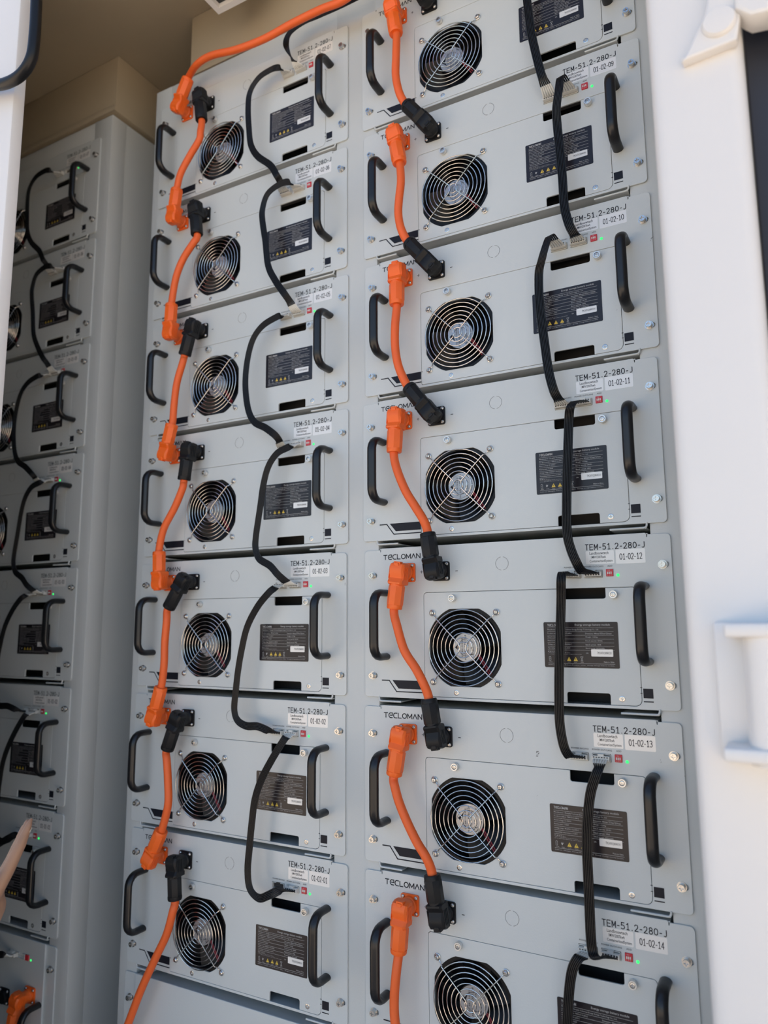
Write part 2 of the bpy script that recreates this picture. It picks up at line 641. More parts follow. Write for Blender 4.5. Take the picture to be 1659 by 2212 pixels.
def flat_screw(c, m='steel'):
    mb = MB()
    mb.lathe((c[0], .0012, c[1]), (0, -1, 0), [(.0041, 0), (.0041, .0015), (.0034, .0018), (.0024, .0018), (.0024, .0002)], 18)
    drive(mb, c, .0024, -.0006, .0016)
    return mb.mesh(M[m], 'screw')


EARS = [(.0152, .1950), (.0152, .0335), (.4705, .1945), (.4705, .0330)]
ORG, BLK = (.0795, .1978), (.1395, .1978)

# main plate --------------------------------------------------------
PX0, PX1, PZ0, PZ1 = .1087, .4332, .0046, .1647
outline = ([(.006, 0), (W - .006, 0)] + arc(W - .006, .006, .006, -90, 0, 5)[1:] + [(W, H - .006)] + arc(W - .006, H - .006, .006, 0, 90, 5)[1:]
           + [(.4525, H), (.4523, H - .0035), (.4513, H - .0035), (.4511, H + .0008), (.4495, H + .0024), (.0325, H + .0024), (.0309, H + .0008),
              (.0307, H - .0035), (.0297, H - .0035), (.0295, H)]
           + [(.006, H)] + arc(.006, H - .006, .006, 90, 180, 5)[1:] + [(0, .006)] + arc(.006, .006, .006, 180, 270, 5)[1:-1])
seam = .0006
win = rrect(PX0 - seam, PX1 + seam, PZ0 - seam, PZ1 + seam, (.003, .009, .0055, .0055))
h1 = rrect(.3338, .3590, .1795, .1903, .0006, 2)
h2 = rrect(.3640, .3893, .1795, .1903, .0006, 2)
me_plate = sheet([outline, win, h1, h2] + [slot(x + (.002 if x < .1 else .002), z, .0125, .0072) for x, z in EARS], .003, 0, M['panel'], .0005, 'front_plate')

nb = .3318, .3920
cover = ([(PX0 + .003, PZ0), (nb[0], PZ0), (nb[0], PZ0 + .0120)] + [(nb[0] + .003 - .003 * math.cos(t), PZ0 + .0120 + .003 * math.sin(t)) for t in (.4, .8, 1.2, 1.57)]
         + [(nb[1] - .003 + .003 * math.sin(t), PZ0 + .0120 + .003 * math.cos(t)) for t in (.01, .4, .8, 1.2, 1.57)]
         + [(nb[1], PZ0)] + [(PX1 - .0085, PZ0)] + arc(PX1 - .0085, PZ0 + .0085, .0085, -90, 0, 6)[1:]
         + [(PX1, PZ1 - .005)] + arc(PX1 - .005, PZ1 - .005, .005, 0, 90, 5)[1:]
         + [(nb[1], PZ1), (nb[1], PZ1 - .0118)] + [(nb[1] - .003 + .003 * math.cos(t), PZ1 - .0118 - .003 * math.sin(t)) for t in (.4, .8, 1.2, 1.57)]
         + [(nb[0] + .003 - .003 * math.sin(t), PZ1 - .0118 - .003 * math.cos(t)) for t in (.01, .4, .8, 1.2, 1.57)]
         + [(nb[0], PZ1)] + [(PX0 + .005, PZ1)] + arc(PX0 + .005, PZ1 - .005, .005, 90, 180, 5)[1:] + [(PX0, PZ0 + .003)] + arc(PX0 + .003, PZ0 + .003, .003, 180, 270, 4)[1:-1])
me_cover = sheet([cover, fan_opening()], .003, 0, M['panel'], .0004, 'access_cover')

# body: sheet metal box behind the plate
bd = MB()
bx0, bx1, bz0, bz1 = .0290, .4530, .0012, H + .0016
bd.use(0).box(bx0, bx1, .0006, .55, bz1 - .0012, bz1)
bd.box(bx0, bx1, .0035, .55, bz0, bz0 + .0012)
bd.box(bx0, bx0 + .0012, .0035, .55, bz0, bz1)
bd.box(bx1 - .0012, bx1, .0035, .55, bz0, bz1)
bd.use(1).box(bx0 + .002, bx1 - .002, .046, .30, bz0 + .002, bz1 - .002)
bd.box(.325, .40, .0032, .010, .1655, .178)  # dark blocker added behind the plate, above the cover slot
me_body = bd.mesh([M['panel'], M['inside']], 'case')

# prints on the plate
Yp = -.00025
mb = MB()
brand(mb, .0362, .2207, .0668, .0072, .00135, Yp)
me_brand = mb.mesh(M['ink'], 'brand_lettering', 0)
mb = MB()
drawn(mb, 'TEM-51.2-280-J', .3668, .2192, .0822, .0078, .00110, Yp, .42)
me_model = mb.mesh(M['ink'], 'model_lettering', 0)
mb = MB()
put_text(mb, 'POWER IN/CAN1', .3350, .1943, .0242, .0022, Yp)
put_text(mb, 'POWER OUT/CAN2', .3641, .1943, .0270, .0022, Yp)
put_text(mb, 'ADD', .3966, .1943, .0068, .0022, Yp)
me_port = mb.mesh(M['ink'], 'port_lettering', 0)
mb = MB()
mb.box(.1028, .1076, Yp, .0001, .1977, .1983)
mb.box(.10490, .10550, Yp, .0001, .1956, .2004)
me_plus = mb.mesh(M['ink'], 'plus_sign', 0)
me_minus = MB().box(.1638, .1680, Yp, .0001, .1970, .1979).mesh(M['ink'], 'minus_sign', 0)
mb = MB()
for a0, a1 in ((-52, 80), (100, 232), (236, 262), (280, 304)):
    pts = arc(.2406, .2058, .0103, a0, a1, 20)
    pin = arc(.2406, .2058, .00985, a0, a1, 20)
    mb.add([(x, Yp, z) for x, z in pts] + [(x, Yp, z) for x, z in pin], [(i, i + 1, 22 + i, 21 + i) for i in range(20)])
me_circle = mb.mesh(M['seam'], 'knockout_ring', 0)  # stamped groove, not print: its shade is painted as flat dark arcs
mb = MB()
strokes(mb, [[(.0322, .0266), (.0452, .0266), (.0583, .0096), (.1075, .0096)]], 0, 0, 1, 1, .0017, Yp)
me_stripe = [mb.mesh(M['ink'], 'stripe_print', 0)]
mb = MB()
mb.add([(x, Yp, z) for x, z in ((.0507, .0274), (.0619, .0143), (.1078, .0143), (.1078, .0274))], [(0, 1, 2, 3)])
me_stripe.append(mb.mesh(M['ink'], 'block_print', 0))
mb = MB()
mb.add([(x, Yp, z) for x, z in ((.4356, .0152), (.4485, .0152), (.4485, .0279), (.4356, .0279))], [(0, 1, 2, 3)])
me_stripe.append(mb.mesh(M['ink'], 'block_print', 0))
mb = MB()
mb.add([(x, Yp, z) for x, z in ((.4356, .0100), (.4485, .0100), (.4485, .0114), (.4356, .0114))], [(0, 1, 2, 3)])
me_stripe.append(mb.mesh(M['ink'], 'stripe_print', 0))

# project sticker
me_st1 = sheet([rrect(.3669, .4064, .1988, .2176, .0014, 3)], .0002, -.0002, M['sticker'], 0, 'project_sticker')
me_st2 = sheet([rrect(.4088, .4485, .1979, .2180, .0014, 3)], .0002, -.0002, M['sticker'], 0, 'number_sticker')
mb = MB()
put_text(mb, 'Landbouwtech', .3725, .2122, .0265, .0042, -.00035, bold=.006)
put_text(mb, '1MW/2007kwh', .3745, .2068, .0205, .0038, -.00035, bold=.006)
put_text(mb, 'ContainerizedSystem', .3722, .2002, .0318, .0046, -.00035, bold=.006)
me_st1t = mb.mesh(M['ink'], 'sticker_lettering', 0)


def number_text(s):
    b = MB()
    drawn(b, s, .4142, .2038, .0300, .0080, .00085, -.00035, .30)
    return b.mesh(M['ink'], 'number_lettering', 0)


# nameplate
NX0, NX1, NZ0, NZ1 = .3013, .4066, .0535, .1175
me_np = sheet([rrect(NX0, NX1, NZ0, NZ1, .0020, 4)], .0004, -.0004, M['plate'], .0001, 'nameplate')
Yn = -.00055
mb = MB()
brand(mb, .3072, .1115, .0195, .0030, .00055, Yn)
put_text(mb, 'Energy storage battery module', .3470, .1113, .0490, .0036, Yn)
zl = [.1092 - .0052 * i for i in range(7)]
for i, z in enumerate(zl):
    mb.box(.3066, .4005, Yn, Yn + .0001, z - .00014, z + .00014)
rows = ['Product number: TEM-51.2-280-J', 'Rated voltage: 51.2VDC', 'Rated power: 7.17kW', 'Voltage range: 44.8VDC~56.8VDC', 'Operating temperature: 0~50C']
rowr = ['Dimension: 440mm*757mm*230mm', 'Weight: <120kg', 'Rated capacity: 280Ah', 'Rated current: 140A', 'Rated energy: 14.336kWh']
put_text(mb, 'Manufacturer: Chengdu Tecloman Energy Storage Technology Co., Ltd.', .3070, zl[0] - .0038, .0730, .0024, Yn, 1)
wl = [.0345, .0240, .0205, .0340, .0320]
wr = [.0365, .0170, .0235, .0215, .0260]
for i in range(5):
    put_text(mb, rows[i], .3070, zl[i + 1] - .0038, wl[i], .0023, Yn, 1)
    put_text(mb, rowr[i], .3612, zl[i + 1] - .0038, wr[i], .0023, Yn, 1)
for i, w in enumerate((.015, .032, .048)):
    put_text(mb, ['Note:', 'Only professional may operate this device', 'Do not disassemble, short circuit, crush or dispose of the module'][i], .3070, .0753 - .0019 * i, w, .0012, Yn, 1)
put_text(mb, 'S/N:', .3612, .0730, .0035, .0018, Yn, 1)
put_text(mb, 'Made in China', .3855, .0612, .0140, .0019, Yn, 1)
mb.box(.3066, .4005, Yn, Yn + .0001, .0592, .05955)
put_text(mb, 'Address: Chengdu, Sichuan Province, China   Energy storage battery module', .3066, .0562, .0930, .0015, Yn, 1)
# small pictograms: battery, hand, crossed bin
strokes(mb, [[(.3082, .0628), (.3106, .0628), (.3106, .0682), (.3082, .0682), (.3082, .0628)], [(.3089, .0688), (.3099, .0688)], [(.3090, .0655), (.3098, .0655)]], 0, 0, 1, 1, .0003, Yn)
strokes(mb, [[(.3160, .0660), (.3172, .0640), (.3186, .0668)], [(.3166, .0672), (.3176, .0655)]], 0, 0, 1, 1, .0007, Yn)
strokes(mb, [[(.3532, .0688), (.3568, .0688), (.3536, .0630), (.3564, .0630), (.3532, .0688)]], 0, 0, 1, 1, .0004, Yn)
for x in (.3080, .3160, .3250, .3345, .3435, .3530):
    mb.box(x, x + .0045, Yn, Yn + .0001, .0610, .0613)
me_npt = mb.mesh(M['white_ink'], 'nameplate_lettering', 0)
me_tri = MB().use(0).add([(-.0030, 0, 0), (.0030, 0, 0), (0, 0, .0058)], [(0, 1, 2)]).use(1).add(
    [(-.0003, -.00005, .0016), (.0003, -.00005, .0016), (.0004, -.00005, .0040), (-.0004, -.00005, .0040)], [(0, 1, 2, 3)]).mesh([M['yellow_ink'], M['plate']], 'warning_triangle', 0)
me_ser = sheet([rrect(.3684, .3985, .0695, .0795, .0010, 3)], .0002, -.0006, M['sticker'], 0, 'serial_sticker')


def serial_text(s):
    b = MB()
    put_text(b, s, .3768, .0727, .0195, .0036, -.00075, 1)
    return b.mesh(M['ink'], 'serial_lettering', 0)


# fan
mb = MB()
ring = [(FX + .057 * math.cos(2 * math.pi * i / 48), FZ + .057 * math.sin(2 * math.pi * i / 48)) for i in range(48)]
me_fanframe = sheet([rrect(FX - .0598, FX + .0598, FZ - .0598, FZ + .0598, .004), ring], .026, .0034, M['fan_black'], .0006, 'fan')
mb = MB().lathe((FX, .032, FZ), (0, -1, 0), [(.0245, 0), (.0245, .022), (.0232, .0245), (.0225, .0248)], 40)
me_hub = mb.mesh(M['fan_black'], 'hub')
yh = .032 - .0248
mb = MB().lathe((FX, yh, FZ), (0, -1, 0), [(.0218, 0), (.0218, .0002)], 40)
me_hublabel = mb.mesh(M['silver_label'], 'hub_label')
yt = yh - .0004
mb = MB()
put_text(mb, 'DC BRUSHLESS', FX - .0080, FZ - .0145, .0024, .0290, yt, 1, 90)
put_text(mb, 'MODEL AFB1224', FX - .0030, FZ - .0190, .0030, .0380, yt, 1, 90)
put_text(mb, 'DC24V 0.40A', FX + .0020, FZ - .0120, .0022, .0240, yt, 1, 90)
put_text(mb, 'CE', FX + .0070, FZ - .0165, .0050, .0080, yt, 2, 90)
put_text(mb, 'UR', FX + .0072, FZ - .0050, .0048, .0060, yt, 2, 90)
mb.add([(x, yt, z) for x, z in ((FX - .0190, FZ), (FX - .0095, FZ - .0078), (FX - .0125, FZ), (FX - .0095, FZ + .0078))], [(0, 1, 2, 3)])
for a0, a1, rr in ((20, 160, .0132), (200, 340, .0132)):
    pts = arc(FX, FZ, rr, a0, a1, 20)
    pin = arc(FX, FZ, rr - .0005, a0, a1, 20)
    mb.add([(x, yt, z) for x, z in pts] + [(x, yt, z) for x, z in pin], [(i, i + 1, 22 + i, 21 + i) for i in range(20)])
for i in range(26):
    g = math.radians(-60 + 120 * i / 25)
    r0, r1 = .0178, .0196
    if i % 7 == 6:
        continue
    t = .0004
    d = Vector((math.cos(g), math.sin(g)))
    n = Vector((-d.y, d.x)) * t
    q = [d * r0 - n, d * r1 - n, d * r1 + n, d * r0 + n]
    mb.add([(FX + v.x, yt, FZ + v.y) for v in q], [(0, 1, 2, 3)])
me_hubtxt = mb.mesh(M['ink'], 'hub_lettering', 0)
# blades
blades = []
for b in range(7):
    vs_, fs = [], []
    nr, na = 6, 5
    for i in range(nr + 1):
        r = .0235 + (.0560 - .0235) * i / nr
        for j in range(na + 1):
            u = j / na
            g = 2 * math.pi * b / 7 + math.radians(10 * i / nr) + u * math.radians(47 - 4 * i / nr)
            y = .010 + u * .020
            vs_.append((FX + r * math.cos(g), y, FZ + r * math.sin(g)))
    n1 = len(vs_)
    vs_ += [(x, y + .0012, z) for x, y, z in vs_]
    for i in range(nr):
        for j in range(na):
            a = i * (na + 1) + j
            q = (a, a + 1, a + na + 2, a + na + 1)
            fs.append(q)
            fs.append(tuple(n1 + t for t in q[::-1]))
    rim = [j for j in range(na + 1)] + [i * (na + 1) + na for i in range(1, nr + 1)] + [nr * (na + 1) + j for j in range(na - 1, -1, -1)] + [i * (na + 1) for i in range(nr - 1, 0, -1)]
    for i in range(len(rim)):
        a, c = rim[i], rim[(i + 1) % len(rim)]
        fs.append((a, c, n1 + c, n1 + a))
    blades.append(MB().add(vs_, fs).mesh(M['fan_black'], 'fan_blade'))
mb = MB()
mb.tube(spline([(FX + .020, .0078, FZ - .010), (FX + .031, .0078, FZ - .026), (FX + .043, .0075, FZ - .044), (FX + .047, .0035, FZ - .050)], 4), .0009, 6)
mb.tube(spline([(FX + .0185, .0078, FZ - .012), (FX + .0285, .0078, FZ - .028), (FX + .0405, .0075, FZ - .046), (FX + .0445, .0035, FZ - .052)], 4), .0009, 6)
me_fanwire = mb.mesh(M['wire_red'], 'fan_wire')

# guard
yg = -.0062
grings = []
for i in range(8):
    r = .0083 + .0070 * i
    n = 20 if i < 2 else 44
    pts = [(FX + r * math.cos(2 * math.pi * k / n), yg, FZ + r * math.sin(2 * math.pi * k / n)) for k in range(n)]
    grings.append(MB().tube(pts,   .00078, 8, closed=True).mesh(M['chrome'], 'guard_ring'))
gspk = []
for s_ in (-1, 1):
    y2 = yg - .0017
    pts = [(FX + s_ * .0497, -.0022, FZ + .0497), (FX + s_ * .047, -.0028, FZ + .047), (FX + s_ * .0435, -.0060, FZ + .0435), (FX + s_ * .041, y2, FZ + .041),
           (FX + s_ * .0105, y2, FZ + .0105), (FX + s_ * .0062, y2, FZ + .0052), (FX + s_ * .0048, y2, FZ)]
    pts = pts + [(x, y, 2 * FZ - z) for x, y, z in pts[-2::-1]]
    m_ = MB().tube(spline(pts, 4), .00085, 8)
    for zz in (1, -1):
        cx, cz = FX + s_ * .053, FZ + zz * .053
        m_.tube([(cx + .0042 * math.cos(2 * math.pi * k / 16), -.0014, cz + .0042 * math.sin(2 * math.pi * k / 16)) for k in range(16)], .0009, 6, closed=True)
    gspk.append(m_.mesh(M['chrome'], 'guard_spoke'))


# handles
def handle_mesh(x):
    z0, z1, d, r = .0640, .1660, .0400, .0076
    c = .020
    ctr = []
    ctr += [(x, .0, z1)]
    ctr += [(x, -(d - c), z1)]
    for t in (20, 40, 60, 80):
        a = math.radians(t)
        ctr.append((x, -(d - c) - c * math.sin(a), z1 - c + c * math.cos(a)))
    ctr += [(x, -d, z1 - c - .004)]
    ctr += [(x, -d, z0 + c + .004)]
    for t in (80, 60, 40, 20):
        a = math.radians(t)
        ctr.append((x, -(d - c) - c * math.sin(a), z0 + c - c * math.cos(a)))
    ctr += [(x, -(d - c), z0), (x, 0, z0)]
    m_ = MB()
    m_.tube(ctr, .0079, 18, sx=.72)
    return m_.mesh(M['black_metal'], 'handle', 50)


me_hL, me_hR = handle_mesh(.0395), handle_mesh(.4440)

# port headers
hdr = []
for x0 in (.3338, .3640):
    m_ = MB()
    m_.use(0)
    x1 = x0 + .0252
    m_.box(x0 + .0003, x1 - .0003, -.0010, .006, .1798, .1806)
    m_.box(x0 + .0003, x0 + .0011, -.0010, .006, .1798, .1900)
    m_.box(x1 - .0011, x1 - .0003, -.0010, .006, .1798, .1900)
    m_.box(x0 + .0003, x0 + .0080, -.0010, .006, .1892, .1900)
    m_.box(x1 - .0080, x1 - .0003, -.0010, .006, .1892, .1900)
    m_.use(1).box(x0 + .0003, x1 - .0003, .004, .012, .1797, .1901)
    m_.use(2)
    for i in range(6):
        cx = x0 + .0126 + (i - 2.5) * .0036
        m_.box(cx - .0003, cx + .0003, .0005, .005, .1846, .1852)
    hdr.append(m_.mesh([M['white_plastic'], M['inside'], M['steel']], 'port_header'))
# address switch, lamp
me_dip = MB().box(.3945, .4043, -.0016, .002, .1808, .1909).mesh(M['dip'], 'address_switch', bevel=(.0003, 1))
mb = MB()
for i in range(3):
    mb.box(.3963 + .0026 * i, .3975 + .0026 * i, -.0024, -.0012, .1842, .1868)
me_dipw = []
for i in range(3):
    me_dipw.append(MB().box(.3963 + .0023 * i, .3977 + .0023 * i, -.0023, -.0012, .1840, .1872).mesh(M['white_plastic'], 'switch_lever'))
mb = MB()
put_text(mb, 'ON', .3968, .1884, .0030, .0014, -.0018, 1)
put_text(mb, '1 2 3', .3963, .1818, .0058, .0014, -.0018, 1)
me_dipt = mb.mesh(M['white_ink'], 'switch_lettering', 0)
mb = MB().lathe((.4104, .0005, .1822), (0, -1, 0), [(.0022, 0), (.0021, .0008), (.0016, .0015), (.0008, .0019)], 14)
me_led = mb.mesh(M['led'], 'status_lamp')


# sockets
def socket(c, m):
    m_ = MB()
    x, z = c
    s_ = .0152
    a = sheet([rrect(x - s_, x + s_, z - s_, z + s_, .0035, 4)], .0032, -.0032, M[m], .0004, 'socket')
    bm = bmesh.new()
    bm.from_mesh(a)
    tmp = MB().lathe((x, -.003, z), (0, -1, 0), [(.0130, 0), (.0130, .0050), (.0118, .0062)], 28).mesh(M[m])
    bm.from_mesh(tmp)
    bm.to_mesh(a)
    bm.free()
    finish(a)
    return a


me_so, me_sb = socket(ORG, 'orange_plastic'), socket(BLK, 'black_plastic')
me_flscrew = {}
for nm, c in (('o', ORG), ('b', BLK)):
    me_flscrew[nm] = [dome_screw((c[0] + sx * .0110, c[1] + sz * .0110), .0030, .0024, -.0032) for sx in (-1, 1) for sz in (-1, 1)]


def build_module():
    r = empty('battery_module')

    def P_(nm, me, parent=r):
        o = ob(nm, me, parent)
        if parent is r:
            o.location = (-W / 2, 0, 0)
        return o
    P_('case', me_body)
    fp = P_('front_plate', me_plate)
    for nm, me in (('brand_lettering', me_brand), ('model_lettering', me_model), ('port_lettering', me_port), ('plus_sign', me_plus), ('minus_sign', me_minus),
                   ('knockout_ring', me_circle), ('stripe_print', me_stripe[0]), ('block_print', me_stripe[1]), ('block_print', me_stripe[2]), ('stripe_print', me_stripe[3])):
        P_(nm, me, fp)
    ac = P_('access_cover', me_cover)
    for c, m_ in (((.1588, .1552), 'zinc'), ((.4035, .1552), 'zinc')):
        P_('thumb_screw', thumb_collar(c, m_), ac)
        P_('screw', thumb_core(c), ac)
    P_('screw', flat_screw((.1615, .0118)), ac)
    P_('screw', flat_screw((.4075, .0130)), ac)
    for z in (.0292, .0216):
        P_('hinge_slot', MB().box(.4318, .4346, -.00022, .0001, z - .0004, z + .0004).mesh(M['ink'], 'hinge_slot', 0), ac)  # no opening cut: the slit's shade is painted as a flat dark mark
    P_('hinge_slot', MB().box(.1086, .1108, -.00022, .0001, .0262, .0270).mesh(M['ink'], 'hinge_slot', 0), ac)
    fn = P_('cooling_fan', me_fanframe)
    P_('hub', me_hub, fn)
    P_('hub_label', me_hublabel, fn)
    P_('hub_lettering', me_hubtxt, fn)
    for b in blades:
        P_('fan_blade', b, fn)
    P_('fan_wire', me_fanwire, fn)
    fg = P_('fan_guard', grings[7])
    for g in grings[:7]:
        P_('guard_ring', g, fg)
    for g in gspk:
        P_('guard_spoke', g, fg)
    for sx in (-1, 1):
        for sz in (-1, 1):
            P_('screw', dome_screw((FX + sx * .053, FZ + sz * .053), .0045, .0050), fg)
    P_('handle', me_hL)
    P_('handle', me_hR)
    npx = P_('nameplate', me_np)
    P_('nameplate_lettering', me_npt, npx)
    for x in (.3272, .3368, .3462):
        t = ob('warning_triangle', me_tri, npx)
        t.location = (x, Yn, .0628)
    P_('serial_sticker', me_ser, npx)
    s1 = P_('project_sticker', me_st1)
    P_('sticker_lettering', me_st1t, s1)
    P_('number_sticker', me_st2)
    P_('port_header', hdr[0])
    P_('port_header', hdr[1])
    d = P_('address_switch', me_dip)
    for x in me_dipw:
        P_('switch_lever', x, d)
    P_('switch_lettering', me_dipt, d)
    P_('status_lamp', me_led)
    so = P_('positive_socket', me_so)
    for s_ in me_flscrew['o']:
        P_('screw', s_, so)
    sb = P_('negative_socket', me_sb)
    for s_ in me_flscrew['b']:
        P_('screw', s_, sb)
    for c in EARS:
        s_ = P_('mounting_screw', cheese_screw(c))
        P_('washer', washers(c), s_)
    return r


def kids(o):
    return [c for c in ALLKIDS.get(o.name, [])]


def copy_tree(o, parent=None):
    c = o.copy()
    COL.objects.link(c)
    c.parent = parent
    for ch in ALLKIDS.get(o.name, []):
        copy_tree(ch, c)
    return c


proto = build_module()
ALLKIDS = {}
for o in bpy.data.objects:
    if o.parent:
        ALLKIDS.setdefault(o.parent.name, []).append(o)

NUM = {('L', k): '01-02-%02d' % (k + 1) for k in range(7)}
NUM.update({('R', k): '01-02-%02d' % (14 - k) for k in range(7)})
ORD = ['first', 'second', 'third', 'fourth', 'fifth', 'sixth', 'seventh']


def place_module(col, k, first=False):
    o = proto if first else copy_tree(proto)
    x, z = mod_origin(col, k)
    o.location = (x + W / 2, 0, z)
    if col == 'S':
        num = '01-01-%02d' % (k + 1)
        tag(o, ORD[k] + ' battery module above the control unit in the shaded rack', 'battery module', 'modules of the shaded rack')
        ser = 'TMC007012080402%02d' % k
    else:
        num = NUM[(col, k)]
        ser = 'TMC00701208040%s' % (num[-2:] + '01')
        if num.endswith('07'):
            lb = 'top light grey battery module, directly above the one numbered 01-02-06'
        elif num.endswith('08'):
            lb = 'top light grey battery module, directly above the one numbered 01-02-09'
        else:
            lb = 'light grey battery module with sticker number ' + num
        tag(o, lb, 'battery module', 'modules of the two column rack')
    for c in list(o.children) if not first else ALLKIDS[o.name]:
        b = c.name.split('.')[0]
        if b == 'number_sticker':
            ob('number_lettering', number_text(num), c)
        if b == 'nameplate':
            for g in c.children:
                if g.name.split('.')[0] == 'serial_sticker':
                    # third level holds the printed number together with its sticker
                    pass
            ob('serial_lettering', serial_text(ser), c)
    return o


place_module('R', 2, first=True)
for k in range(7):
    if k != 2:
        place_module('R', k)
for k in range(7):
    place_module('L', k)
for k in range(7):
    place_module('S', k)


# scuffs and scratches that single modules carry
def scuff(col, k, px, py, n, size, m='seam'):
    x, z = mod_origin(col, k)
    rnd = random.Random(px + py)
    for o in bpy.data.objects:
        if o.parent is None and o.type == 'EMPTY' and o.name.startswith('battery_module') and abs(o.location.x - x - W / 2) < .004 and abs(o.location.z - z) < .004:
            c = at(px, py, 0)
            mb = MB()
            for i in range(n):
                cx = c.x - x + rnd.uniform(-1, 1) * size * .5
                cz = c.z - z + rnd.uniform(-1, 1) * size
                a = rnd.uniform(.6, 1.5)
                l, w = rnd.uniform(.25, .6) * size, rnd.uniform(.06, .16) * size
                d = Vector((math.cos(a), math.sin(a)))
                e = Vector((-d.y, d.x)) * w
                q = [-d * l - e * .2, e * -1.0, d * l, e]
                mb.add([(cx + v.x, -.00012, cz + v.y) for v in q], [(0, 1, 2, 3)])
            s_ = ob('scuff_mark', mb.mesh(M[m], 'scuff_mark', 0), o, (-W / 2, 0, 0))
            s_['kind'] = 'stuff'
            return


scuff('R', 1, 1161, 1628, 9, .0040)
scuff('R', 1, 1161, 1718, 2, .0014, 'ink')
scuff('R', 1, 1428, 1644, 3, .0022)
scuff('R', 1, 1480, 1677, 3, .0016)
scuff('R', 4, 1408, 514, 4, .0035)
scuff('R', 4, 1332, 670, 2, .0018)
scuff('R', 2, 1362, 1196, 5, .0030)
scuff('L', 2, 746, 1261, 4, .0022, 'ink')


# ================================================================== control units under the modules
def build_control():
    r = empty('control_unit')

    def P_(nm, me, parent=r):
        o = ob(nm, me, parent)
        if parent is r:
            o.location = (-W / 2, 0, 0)
        return o
    b = MB()
    b.use(0).box(.029, .453, .0035, .55, .0012, H - .001)
    P_('case', b.mesh(M['panel'], 'case'))
    fp = P_('front_plate', sheet([rrect(0, W, 0, H, .006)] + [slot(x + .002, z, .0125, .0072) for x, z in EARS], .003, 0, M['panel'], .0005, 'front_plate'))
    P_('raised_panel', sheet([rrect(.030, .4550, .004, H + .002, .003)], .004, -.004, M['panel'], .0008, 'raised_panel'))
    for c in EARS:
        s_ = P_('mounting_screw', cheese_screw(c))
        P_('washer', washers(c), s_)

    def shifted(me, dx, dy, dz):
        m_ = me.copy()
        m_.transform(Matrix.Translation((dx, dy, dz)))
        return m_
    P_('port_header', shifted(hdr[0], .0145, -.006, .0200))
    P_('port_header', shifted(hdr[1], .0080, -.006, .0200))
    P_('address_switch', shifted(me_dip, .0040, -.005, .0190))
    P_('status_lamp', shifted(me_led, .0035, -.004, .0195))
    so = P_('positive_socket', shifted(me_so, .419 - ORG[0], -.004, .139 - ORG[1]))
    for s_ in me_flscrew['o']:
        P_('screw', shifted(s_, .419 - ORG[0], -.004, .139 - ORG[1]), so)
    sb = P_('negative_socket', shifted(me_sb, .340 - BLK[0], -.004, .120 - BLK[1]))
    for s_ in me_flscrew['b']:
        P_('screw', shifted(s_, .340 - BLK[0], -.004, .120 - BLK[1]), sb)
    P_('handle', shifted(me_hR, .002, -.003, -.040))
    P_('handle', shifted(me_hL, .004, -.003, -.040))
    return r


cu_ = build_control()
x, z = mod_origin('L', -1)
cu_.location = (x + W / 2, 0, z)
tag(cu_, 'plain grey control unit under the module numbered 01-02-01', 'control unit', 'control units')
ALLKIDS = {}
for o in bpy.data.objects:
    if o.parent:
        ALLKIDS.setdefault(o.parent.name, []).append(o)
c2 = copy_tree(cu_)
x, z = mod_origin('S', -1)
c2.location = (x + W / 2, 0, z)
tag(c2, 'control unit with orange socket at the foot of the shaded rack', 'control unit', 'control units')


# ================================================================== power plugs and cables
AX = .0300          # height of the plug axis over the plate


def plug_meshes(m, flip):
    """plug seen from the front, cable leaving downwards (-z); origin on the plate at the socket axis"""
    hd = MB()
    w = .0128
    prof = [(.0138, .0205), (.0145, .0300), (.0120, .0385), (.0060, .0415), (-.0010, .0412), (-.0070, .0385), (-.0100, .0378), (-.0135, .0400),
            (-.0170, .0425), (-.0195, .0422), (-.0210, .0395), (-.0210, .0180), (-.0150, .0172), (-.0120, .0190)]
    n = len(prof)
    # three slices: narrow sides, full body
    sl = [(-w, .80), (-w * .78, 1.0), (w * .78, 1.0), (w, .80)]
    vs_, fs = [], []
    for xx, sc in sl:
        for zz, nn in prof:
            cz, cn = -.004, .026
            vs_.append((xx, -(cn + (nn - cn) * (sc if nn > .024 else 1)), cz + (zz - cz) * (1 if sc == 1 else .93)))
    for j in range(3):
        for i in range(n):
            k = (i + 1) % n
            fs.append((j * n + i, j * n + k, (j + 1) * n + k, (j + 1) * n + i))
    fs.append(tuple(range(n))[::-1])
    fs.append(tuple(3 * n + i for i in range(n)))
    hd.add(vs_, fs)
    hd.lathe((0, -.0070, 0), (0, -1, 0), [(.0118, 0), (.0118, .018)], 28)
    # grip ribs on both cheeks
    for s_ in (-1, 1):
        for q in range(4):
            y = -.0235 - .0042 * q
            hd.box(min(s_ * w, s_ * (w + .0007)), max(s_ * w, s_ * (w + .0007)), y - .0010, y + .0010, -.0120, .0080)
    head = hd.mesh(M[m], 'plug_head', 30)
    tab = MB().box(-.0058, .0058, -.0392, -.0300, .0105, .0158)
    tab.box(-.0040, .0040, -.0405, -.0385, .0085, .0135)
    tabm = tab.mesh(M[m], 'release_tab', bevel=(.0006, 1))
    co = MB()
    co.lathe((0, -AX, -.0195), (0, 0, -1), [(.0121, 0), (.0121, .0040)], 24)
    co.lathe((0, -AX, -.0225), (0, 0, -1), [(.0126, 0), (.0130, .0015), (.0130, .0287), (.0126, .0299)], 8, math.pi / 8)
    co.lathe((0, -AX, -.0524), (0, 0, -1), [(.0125, 0), (.0124, .0050), (.0116, .0066), (.0080, .0066)], 24)
    return head, tabm, co.mesh(M[m], 'collar', 30)


PM = {'orange_plastic': plug_meshes('orange_plastic', 0), 'black_plastic': plug_meshes('black_plastic', 0)}
PLEN = .0585


